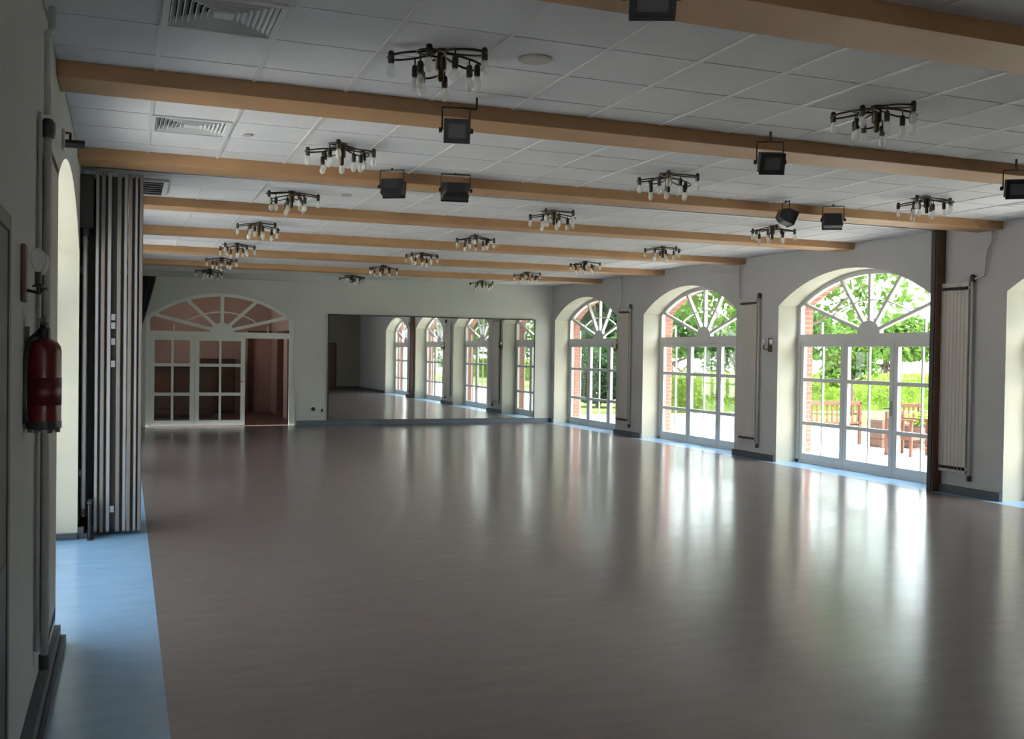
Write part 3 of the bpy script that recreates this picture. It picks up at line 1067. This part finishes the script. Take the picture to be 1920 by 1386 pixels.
# ------------------------------------------------------------------ spotlights under the beams
def make_spot(loc, zatt, rz, tilt, label, wd=.20, roll=0.0, side_arm=False):
    """flood spot: ribbed black housing in a U-yoke hung from zatt; rz turns the lens, tilt lowers it"""
    root = empty('stage_spotlight', loc)
    tag(root, label, 'spotlight', 'black stage spotlights under the beams')
    lx, ly, lz = loc
    R = Matrix.Rotation(rz, 3, 'Z') @ Matrix.Rotation(tilt, 3, 'X') @ Matrix.Rotation(roll, 3, 'Y')
    hz = Matrix.Rotation(rz, 3, 'Z')
    c = Vector(loc)
    h, d = .075, .085
    def fr(pts, M_):
        return [c + M_ @ Vector(p) for p in pts]
    b = MB()
    a = wd / 2
    # tapered body: lens end (−Y local) larger
    f = [(-a, -d, -h), (a, -d, -h), (a, -d, h), (-a, -d, h)]
    k = [(-a * .72, d, -h * .6), (a * .72, d, -h * .6), (a * .72, d, h * .6), (-a * .72, d, h * .6)]
    mid = [(-a, d * .2, -h), (a, d * .2, -h), (a, d * .2, h), (-a, d * .2, h)]
    V = [[b.bm.verts.new(p) for p in fr(q, R)] for q in (f, mid, k)]
    for A, B in zip(V, V[1:]):
        for i in range(4):
            b.bm.faces.new((A[i], A[(i + 1) % 4], B[(i + 1) % 4], B[i]))
    b.bm.faces.new(V[0][::-1])
    b.bm.faces.new(V[2])
    b.build('housing', M['black'], root, bevel=.004)
    b = MB()
    q = [(-a * .7, -d - .004, -h * .62), (a * .7, -d - .004, -h * .62), (a * .7, -d - .004, h * .62), (-a * .7, -d - .004, h * .62)]
    b.poly_prism(fr(q, R), R @ Vector((0, .003, 0)))
    b.build('lens', M['lens'], root)
    b = MB()
    for s0, s1, z0, z1 in ((-a - .006, a + .006, h - .012, h + .006), (-a - .006, a + .006, -h - .006, -h + .012), (-a - .006, -a + .014, -h, h), (a - .014, a + .006, -h, h)):
        q = [(s0, -d - .012, z0), (s1, -d - .012, z0), (s1, -d - .012, z1), (s0, -d - .012, z1)]
        b.poly_prism(fr(q, R), R @ Vector((0, .014, 0)))
    b.build('filter_frame', M['black'], root)
    ztop = zatt - lz
    yt = min(ztop - .012, .155)
    b = MB()
    rr = .0065
    b.tube(fr([(-a - .012, 0, 0), (-a - .012, 0, yt), (a + .012, 0, yt), (a + .012, 0, 0)], hz), rr, 6)
    b.build('yoke', M['black'], root)
    b = MB()
    if side_arm:
        b.tube(fr([(a * .6, 0, yt), (a + .06, .02, yt), (a + .06, .02, ztop)], hz), .008, 6)
    else:
        b.tube(fr([(0, 0, yt - .004), (0, 0, ztop)], hz), .010, 8)
    b.build('clamp', M['black'], root)
    for sg in (-1, 1):
        MB().lathe([(.0, 0), (.018, 0), (.018, .022), (.0, .022)], c + hz @ Vector((sg * (a + .012), 0, 0)), hz @ Vector((sg, 0, 0)), 10).build('lock_knob', M['cap'], root)
    return root
make_spot((2.04, 3.72, 3.28), ZC, -0.40, .50, 'black spotlight under the nearest beam, cut by the photo top', .18)
make_spot((2.08, 6.50, 3.285), ZC, -0.22, .25, 'black spotlight facing the viewer, left single on the second beam', .165, side_arm=True)
make_spot((4.64, 6.52, 3.285), ZC, -0.40, .35, 'black spotlight under the second beam between two chandelier rows', .18)
make_spot((7.18, 6.52, 3.27), ZC, -0.60, .3, 'black spotlight at the window end of the second beam, near photo edge', .18)
make_spot((2.345, 9.30, 3.345), ZC, 2.6, .25, 'black spotlight turned away, left of the pair beside the nearer chandelier', .21)
make_spot((2.98, 9.30, 3.355), ZC, 2.95, .25, 'black spotlight turned away, right of the left-hand pair on third beam', .26)
make_spot((6.84, 9.30, 3.345), ZC, 1.25, .40, 'tilted black spotlight, left of the window-side pair on the third beam', .22)
make_spot((7.49, 9.30, 3.345), ZC, 2.65, .30, 'black spotlight, right of the window-side pair on the third beam', .21)

# ------------------------------------------------------------------ ceiling diffusers and discs
def make_vent(x0, y0, label, sz=0.6):
    x1, y1 = x0 + sz, y0 + sz
    cx, cy = (x0 + x1) / 2, (y0 + y1) / 2
    root = empty('air_diffuser', (cx, cy, ZC))
    tag(root, label, 'air vent', 'square air diffusers in the ceiling')
    b = MB()
    f = .035
    zt, zb_ = ZC + .012, ZC - .012
    b.box(x0, x1, y0, y0 + f, zb_, zt).box(x0, x1, y1 - f, y1, zb_, zt).box(x0, x0 + f, y0 + f, y1 - f, zb_, zt).box(x1 - f, x1, y0 + f, y1 - f, zb_, zt)
    b.build('frame', M['grille'], root, bevel=.003)
    MB().box(x0 + .01, x1 - .01, y0 + .01, y1 - .01, ZC + .13, ZC + .14).box(x0 + .01, x0 + .015, y0 + .01, y1 - .01, ZC + .014, ZC + .13).box(x1 - .015, x1 - .01, y0 + .01, y1 - .01, ZC + .014, ZC + .13).box(x0 + .015, x1 - .015, y0 + .01, y0 + .015, ZC + .014, ZC + .13).box(x0 + .015, x1 - .015, y1 - .015, y1 - .01, ZC + .014, ZC + .13).build('plenum_box', M['black'], root)  # black sides added to keep light off the louvre backs
    h = sz / 2 - f
    for q in range(4):
        R = Matrix.Rotation(q * PI / 2, 3, 'Z')
        b = MB()
        n = 7
        for i in range(n):
            r = .055 + (h - .055) * (i + .5) / n
            a, e = r - .002, r + .002
            hl = r
            # slat leaning outwards, clipped to the quarter
            P = [(-hl, r - .018, .034), (hl, r - .018, .034), (hl, r + .008, -.005), (-hl, r + .008, -.005)]
            b.poly_prism([Vector((cx, cy, ZC)) + R @ Vector(p) for p in P], R @ Vector((0, .003, .002)))
        b.build('louvre', M['grille'], root)
    b = MB()
    b.box(cx - .05, cx + .05, cy - .05, cy + .05, ZC - .004, ZC + .03)
    b.build('core_plate', M['grille'], root)
    return root
make_vent(0.16, 5.146, 'large white square air diffuser nearest the camera, above the first bay')
make_vent(0.16, 7.948, 'white square air diffuser in the second ceiling bay beside the wall')
make_vent(9.16, 7.948, 'white square air diffuser near the window wall at photo edge')
gv = empty('return_grille', (0.1, 11.4, ZC))
tag(gv, 'grey slatted return grille in the ceiling behind the folded partition', 'air vent')
b = MB()
b.box(-.36, .40, 10.95, 11.0, ZC - .03, ZC - .002).box(-.36, .40, 11.95, 12.0, ZC - .03, ZC - .002).box(-.36, -.31, 11.0, 11.95, ZC - .03, ZC - .002).box(.35, .40, 11.0, 11.95, ZC - .03, ZC - .002)
b.build('frame', M['grille'], gv, bevel=.003)
b = MB()
for k in range(6):
    y = 11.08 + k * .155
    b.box(-.31, .35, y - .05, y + .05, ZC - .02, ZC - .014, rot=Matrix.Rotation(.5, 3, 'X'))
b.build('slats', M['pipe'], gv)
MB().box(-.31, .35, 11.0, 11.95, ZC - .004, ZC - .002).build('backing', M['plenum'], gv)
for (x, y, r, lab) in ((2.24, 5.49, .10, 'round flush ceiling loudspeaker beside the nearest chandelier'), (0.90, 8.36, .045, 'small round smoke detector beside the second air diffuser'), (2.28, 11.1, .06, 'small round ceiling disc between third and fourth beams')):
    o = MB().lathe([(.0, -.001), (r, -.001), (r, -.008), (r * .85, -.013), (.0, -.013)], (x, y, ZC), seg=24).build('ceiling_disc', M['rad'], smooth=False)
    tag(o, lab, 'ceiling disc')

# ------------------------------------------------------------------ outdoors: ground
b = MB()
b.box(XR + 0.71, 17.6, -45, 27.2, -0.14, -0.03)
b.box(XR + 0.482, XR + 0.71, YNW, YB, -0.14, -0.015)
struct(b.build('patio', M['patio']))
b = MB()
b.box(17.6, 70, -45, 27.2, -0.14, -0.03).box(XR + 0.71, 17.4, 27.2, 70, -0.14, -0.03)
tag(b.build('lawn', M['lawn']), 'sunlit mown lawn beyond the paved terrace', 'lawn', kind='stuff')
b = MB()
b.box(17.4, 70, 27.2, 70, -0.14, -0.03)
struct(b.build('gravel_yard', M['gravel']))
b = MB()
b.box(XL - 0.71, 3.2, -45, YN - 0.3, -0.14, -0.03).box(3.2, XR + 0.71, -45, YNW - 0.3, -0.14, -0.03)
struct(b.build('ground_front', M['patio']))
b = MB()
b.box(-45, XL - 0.71, -45, 70, -0.14, -0.03)
struct(b.build('ground_left', M['patio']))

# ------------------------------------------------------------------ outdoors: plants
def leaf_mesh(name, centres, size, seed):
    """leaf quads at the given centres, randomly turned"""
    r = np.random.default_rng(seed)
    n = len(centres)
    u = r.normal(size=(n, 3)); u /= np.linalg.norm(u, axis=1)[:, None]
    t = r.normal(size=(n, 3)); v = np.cross(u, t); v /= np.linalg.norm(v, axis=1)[:, None]
    sz = size * r.uniform(.6, 1.25, n)[:, None]
    nrm = np.cross(u, v)
    a = centres - u * sz * .75
    c = centres + u * sz * .75
    bq = centres + v * sz * .42 + nrm * sz * .12
    d = centres - v * sz * .42 + nrm * sz * .12
    V = np.stack([a, bq, c, d], 1).reshape(-1, 3)
    F = np.arange(4 * n).reshape(n, 4)
    me = bpy.data.meshes.new(name)
    me.from_pydata(V.tolist(), [], F.tolist())
    me.update()
    return me

def make_tree(loc, h, cr, n, size, material, label, seed, blobs=16, low=.28, squash=.8, trunk=.18, zmin=.35):
    rr = np.random.default_rng(seed)
    root = empty('garden_tree', loc)
    tag(root, label, 'tree', 'trees in the garden')
    cz = h * (low + 1) / 2
    ch = h * (1 - low) / 2
    B = []
    for k in range(blobs):
        p = rr.normal(size=3); p /= np.linalg.norm(p)
        p *= rr.uniform(.35, .85)
        B.append((np.array([p[0] * cr, p[1] * cr, cz + p[2] * ch]), cr * rr.uniform(.28, .5)))
    pts = []
    for k in range(n):
        c, r = B[rr.integers(blobs)]
        p = rr.normal(size=3); p /= np.linalg.norm(p)
        q = c + p * r * rr.uniform(.45, 1.0) * np.array([1, 1, squash])
        if q[2] > zmin:
            pts.append(q)
    me = leaf_mesh('crown', np.array(pts), size, seed + 1)
    me.materials.append(material)
    o = bpy.data.objects.new('crown', me)
    COL.objects.link(o)
    o.parent = root
    b = MB()
    L = Vector(loc)
    b.tube([L + Vector((0, 0, .03)), L + Vector((.05, .03, h * .2)), L + Vector((-.04, .08, h * .45)), L + Vector((.05, .0, h * .75))], [trunk, trunk * .8, trunk * .6, trunk * .25], 10)
    for c, r in B[:9]:
        b.tube([L + Vector((0, .05, h * rr.uniform(.22, .42))), L + Vector(c * np.array([.55, .55, 1]) - np.array([0, 0, r * .6])), L + Vector(c)], [trunk * .42, trunk * .28, trunk * .1], 6)
    b.build('trunk', M['bark'], root, smooth=True)
    return root

A, Bm, Cm = M['leaf_a'], M['leaf_b'], M['leaf_c']
trees = [
    ((16.0, 22.7, -.03), 8.5, 4.7, 14000, .17, A, 'spreading leafy tree shading the terrace, low branches before the bench window', 11, 22, .27),
    ((29.0, 24.6, -.03), 3.6, 1.7, 2600, .20, A, 'small pale tree on the lawn behind the garden bench', 12, 12, .22),
    ((35.0, 19.5, -.03), 3.9, 2.0, 2200, .24, A, 'small pale tree farther back on the lawn', 13, 12, .2),
    ((15.2, 38.5, -.03), 8.5, 2.6, 5200, .22, Cm, 'dark tree outside the corner window', 14, 16, .06),
    ((20.6, 42.0, -.03), 9.5, 2.7, 4600, .26, Cm, 'tall dark tree behind the corner window shrubs', 15, 16, .06),
    ((13.4, 45.0, -.03), 10, 2.5, 3800, .28, Bm, 'mid green tree far outside the corner window', 16, 16, .1),
    ((20.6, 30.6, -.03), 3.3, 1.25, 1800, .14, Bm, 'slim young tree just past the near end of the hedge', 23, 10, .3),
    ((21.2, 25.4, -.03), 3.2, 1.2, 1800, .14, A, 'slim young tree on the lawn before the hedge', 24, 10, .3),
]
far_trees = [
    ((27.0, 46.5, -.03), 5.2, 3.6, 5600, .28, Bm, 'low leafy tree at the edge of the gravel yard', 17),
    ((35.5, 49.0, -.03), 5.4, 3.9, 5600, .30, Bm, 'broad low tree beyond the gravel yard', 18),
    ((44.5, 50.0, -.03), 5.4, 3.9, 5000, .32, A, 'pale low tree at the far end of the gravel yard', 19),
    ((46.0, 40.5, -.03), 5.2, 3.8, 5000, .32, A, 'pale broad tree beyond the hedge end', 20),
    ((29.5, 58.5, -.03), 6.2, 4.2, 5600, .34, Cm, 'dark tree closing the view past the gravel yard', 21),
    ((48.0, 30.0, -.03), 4.8, 3.8, 4600, .32, A, 'distant pale tree across the lawn', 22),
]
for (loc, h, cr, n, sz, mt, lab, sd) in far_trees:
    make_tree(loc, h, cr, n, sz, mt, lab, sd, 24, -.12, zmin=1.75)
for (loc, h, cr, n, sz, mt, lab, sd, bl, lo) in trees:
    make_tree(loc, h, cr, n, sz, mt, lab, sd, bl, lo)
mir_trees = [
    ((21.0, 5.5, -.03), 5.5, 3.4, 3200, .24, A, 'leafy lawn tree opposite the nearest window', 31, 14, .2),
    ((22.0, -4.0, -.03), 6, 3.8, 3000, .26, Bm, 'lawn tree reflected in the corner window of the mirror', 32, 14, .15),
    ((20.5, -13.0, -.03), 6, 3.8, 3000, .26, A, 'bright lawn tree reflected in the middle of the mirror', 33, 14, .15),
    ((23.5, -22.5, -.03), 7, 4.4, 2800, .3, Bm, 'lawn tree reflected left of the mirror middle', 34, 14, .1),
    ((17.5, -32.0, -.03), 7, 4.2, 2800, .3, A, 'far lawn tree seen only by reflection', 35, 14, .1),
    ((-16.0, 4.0, -.03), 6, 2.8, 2200, .3, A, 'tree outside the wall with the fire extinguisher', 36, 14, .2),
    ((-17.0, 18.0, -.03), 6, 2.8, 2200, .3, Bm, 'tree outside the window behind the folded partition', 37, 14, .2),
]
for (loc, h, cr, n, sz, mt, lab, sd, bl, lo) in mir_trees:
    make_tree(loc, h, cr, n, sz, mt, lab, sd, bl, lo)

def make_bush(loc, rx, ry, h, n, size, material, label, seed):
    rr = np.random.default_rng(seed)
    root = empty('garden_shrub', loc)
    tag(root, label, 'shrub', 'shrubs in the garden')
    p = rr.normal(size=(n, 3)); p /= np.linalg.norm(p, axis=1)[:, None]
    p *= (rr.uniform(.3, 1, n) ** .4)[:, None] * (1 + .18 * np.sin(p[:, :1] * 7 + seed) * np.cos(p[:, 1:2] * 6))
    q = p * np.array([rx, ry, h / 2]) + np.array([0, 0, h / 2])
    q = q[q[:, 2] > .16]
    me = leaf_mesh('foliage', q, size, seed + 3)
    me.materials.append(material)
    o = bpy.data.objects.new('foliage', me)
    COL.objects.link(o)
    o.parent = root
    b = MB()
    L = Vector(loc)
    for k in range(6):
        a = 2 * PI * k / 6
        b.tube([L + Vector((.05 * math.cos(a), .05 * math.sin(a), .02)), L + Vector((rx * .5 * math.cos(a), ry * .5 * math.sin(a), h * .7))], [.03, .01], 6)
    b.build('stem', M['bark'], root)
make_bush((15.0, 30.6, -.03), 1.0, 1.0, 1.9, 2600, .13, Cm, 'rounded dark shrub on the lawn outside the corner window', 51)
make_bush((17.4, 33.6, -.03), 1.3, 1.2, 2.6, 2600, .15, Bm, 'tall mid green shrub beside the rounded dark shrub', 52)
make_bush((13.2, 33.4, -.03), 1.2, 1.2, 2.8, 2600, .15, Cm, 'tall dark shrub nearest the wall outside the corner window', 53)

def make_hedge(x0, x1, y0, y1, h, n, size, label, seed):
    rr = np.random.default_rng(seed)
    root = empty('clipped_hedge', ((x0 + x1) / 2, (y0 + y1) / 2, -.03))
    tag(root, label, 'hedge', 'clipped hedges round the terrace')
    L = np.array([(x0 + x1) / 2, (y0 + y1) / 2, -.03])
    P = np.stack([rr.uniform(x0, x1, n), rr.uniform(y0, y1, n), rr.uniform(.14, h, n)], 1)
    face = rr.integers(0, 5, n)
    P[face == 0, 1] = y0; P[face == 1, 1] = y1; P[face == 2, 2] = h; P[face == 3, 0] = rr.choice([x0, x1], (face == 3).sum())
    P += rr.normal(scale=.05, size=P.shape)
    P[:, 2] = np.maximum(P[:, 2], .14)
    me = leaf_mesh('foliage', P - L, size, seed)
    me.materials.append(M['leaf_h'])
    o = bpy.data.objects.new('foliage', me)
    COL.objects.link(o)
    o.parent = root
    MB().box(x0 + .12, x1 - .12, y0 + .12, y1 - .12, -.03, h - .12).build('branch_core', M['leaf_h'], root)
make_hedge(15.9, 29.5, 27.4, 28.3, 1.17, 15000, .08, 'long clipped hedge between the terrace and the gravel yard', 61)
make_hedge(24.6, 25.5, -25, 14, 1.3, 6000, .16, 'clipped hedge along the far side of the lawn', 62)

# ------------------------------------------------------------------ outdoors: furniture
GZ = -0.03
def garden_bench(loc, rz, label, L=1.5):
    root = empty('garden_bench', (loc[0], loc[1], GZ), rz)
    tag(root, label, 'bench')
    T = Matrix.Translation((loc[0], loc[1], GZ)) @ Matrix.Rotation(rz, 4, 'Z')
    def part(name, boxes):
        b = MB()
        for q in boxes:
            b.box(*q)
        b.bm.transform(T)
        return b.build(name, M['teak'], root, bevel=.005)
    h = L / 2
    part('back_rail', [(-h, h, -.03, .02, .83, .91)])
    part('back_slats', [(-h + .09 + k * (L - .18) / 11 - .018, -h + .09 + k * (L - .18) / 11 + .018, -.015, .005, .45, .83) for k in range(12)] + [(-h, h, -.03, .01, .43, .48)])
    part('seat', [(-h, h, .02 + k * .09, .10 + k * .09, .40, .43) for k in range(5)])
    for sx in (-h + .03, h - .03):
        part('leg', [(sx - .03, sx + .03, -.03, .03, 0, .9)])
        part('leg', [(sx - .03, sx + .03, .42, .48, 0, .62)])
        part('armrest', [(sx - .035, sx + .035, -.03, .52, .62, .65)])
garden_bench((13.62, 16.9), -.15, 'reddish slatted garden bench on the terrace, back towards the window', 1.45)
def armchair(loc, rz, label):
    root = empty('garden_chair', (loc[0], loc[1], GZ), rz)
    tag(root, label, 'chair', 'wooden garden chairs on the terrace')
    T = Matrix.Translation((loc[0], loc[1], GZ)) @ Matrix.Rotation(rz, 4, 'Z')
    def part(name, boxes, m_=M['teak']):
        b = MB()
        for q in boxes:
            b.box(*q)
        b.bm.transform(T)
        return b.build(name, m_, root, bevel=.005)
    part('seat', [(-.28, .28, -.25 + k * .085, -.175 + k * .085, .38, .41) for k in range(6)])
    part('seat_frame', [(-.29, .29, -.26, -.23, .31, .38), (-.29, .29, .23, .26, .31, .38), (-.29, -.26, -.23, .23, .31, .38), (.26, .29, -.23, .23, .31, .38)])
    part('backrest', [(-.28, .28, .235, .265, .74, .82)] + [(-.25 + k * .1 - .02, -.25 + k * .1 + .02, .24, .26, .41, .74) for k in range(6)])
    for sx in (-.28, .28):
        part('leg', [(sx - .025, sx + .025, -.27, -.22, 0, .68)])
        part('leg', [(sx - .025, sx + .025, .225, .275, 0, .82)])
        part('armrest', [(sx - .035, sx + .035, -.3, .24, .66, .69)])
    part('stretcher', [(-.28, .28, -.255, -.235, .13, .16)])
armchair((13.64, 14.72), .30, 'wooden garden armchair nearest the glass, seen from the side')
armchair((15.9, 17.1), -.5, 'wooden garden chair behind the armchair near the planter')
def planter(loc, s, h, label, plant):
    root = empty('planter_box', (loc[0], loc[1], GZ))
    tag(root, label, 'planter', 'brown planter boxes on the terrace')
    x, y = loc
    b = MB()
    b.box(x - s, x + s, y - s, y + s, GZ, GZ + h)
    for k in range(3):
        z = GZ + h * (k + .5) / 3
        b.box(x - s - .012, x + s + .012, y - s - .012, y + s + .012, z - h / 6 + .01, z + h / 6 - .01)
    b.build('box', M['planter'], root, bevel=.006)
    MB().box(x - s + .03, x + s - .03, y - s + .03, y + s - .03, GZ + h, GZ + h + .012).build('soil', M['wood_dark'], root)
    if plant:
        rr = np.random.default_rng(71)
        p = rr.normal(size=(260, 3)) * np.array([.13, .13, .08]) + np.array([0, 0, h + .16])
        p[:, 2] = np.maximum(p[:, 2], h + .03)
        me = leaf_mesh('plant', p, .07, 72)
        me.materials.append(M['leaf_h'])
        o = bpy.data.objects.new('plant', me)
        COL.objects.link(o)
        o.parent = root
planter((14.44, 16.25), .21, .54, 'square brown planter box standing in the middle of the terrace', False)
planter((14.95, 15.75), .24, .44, 'brown planter box with yellow-green plant beside the garden armchair', True)
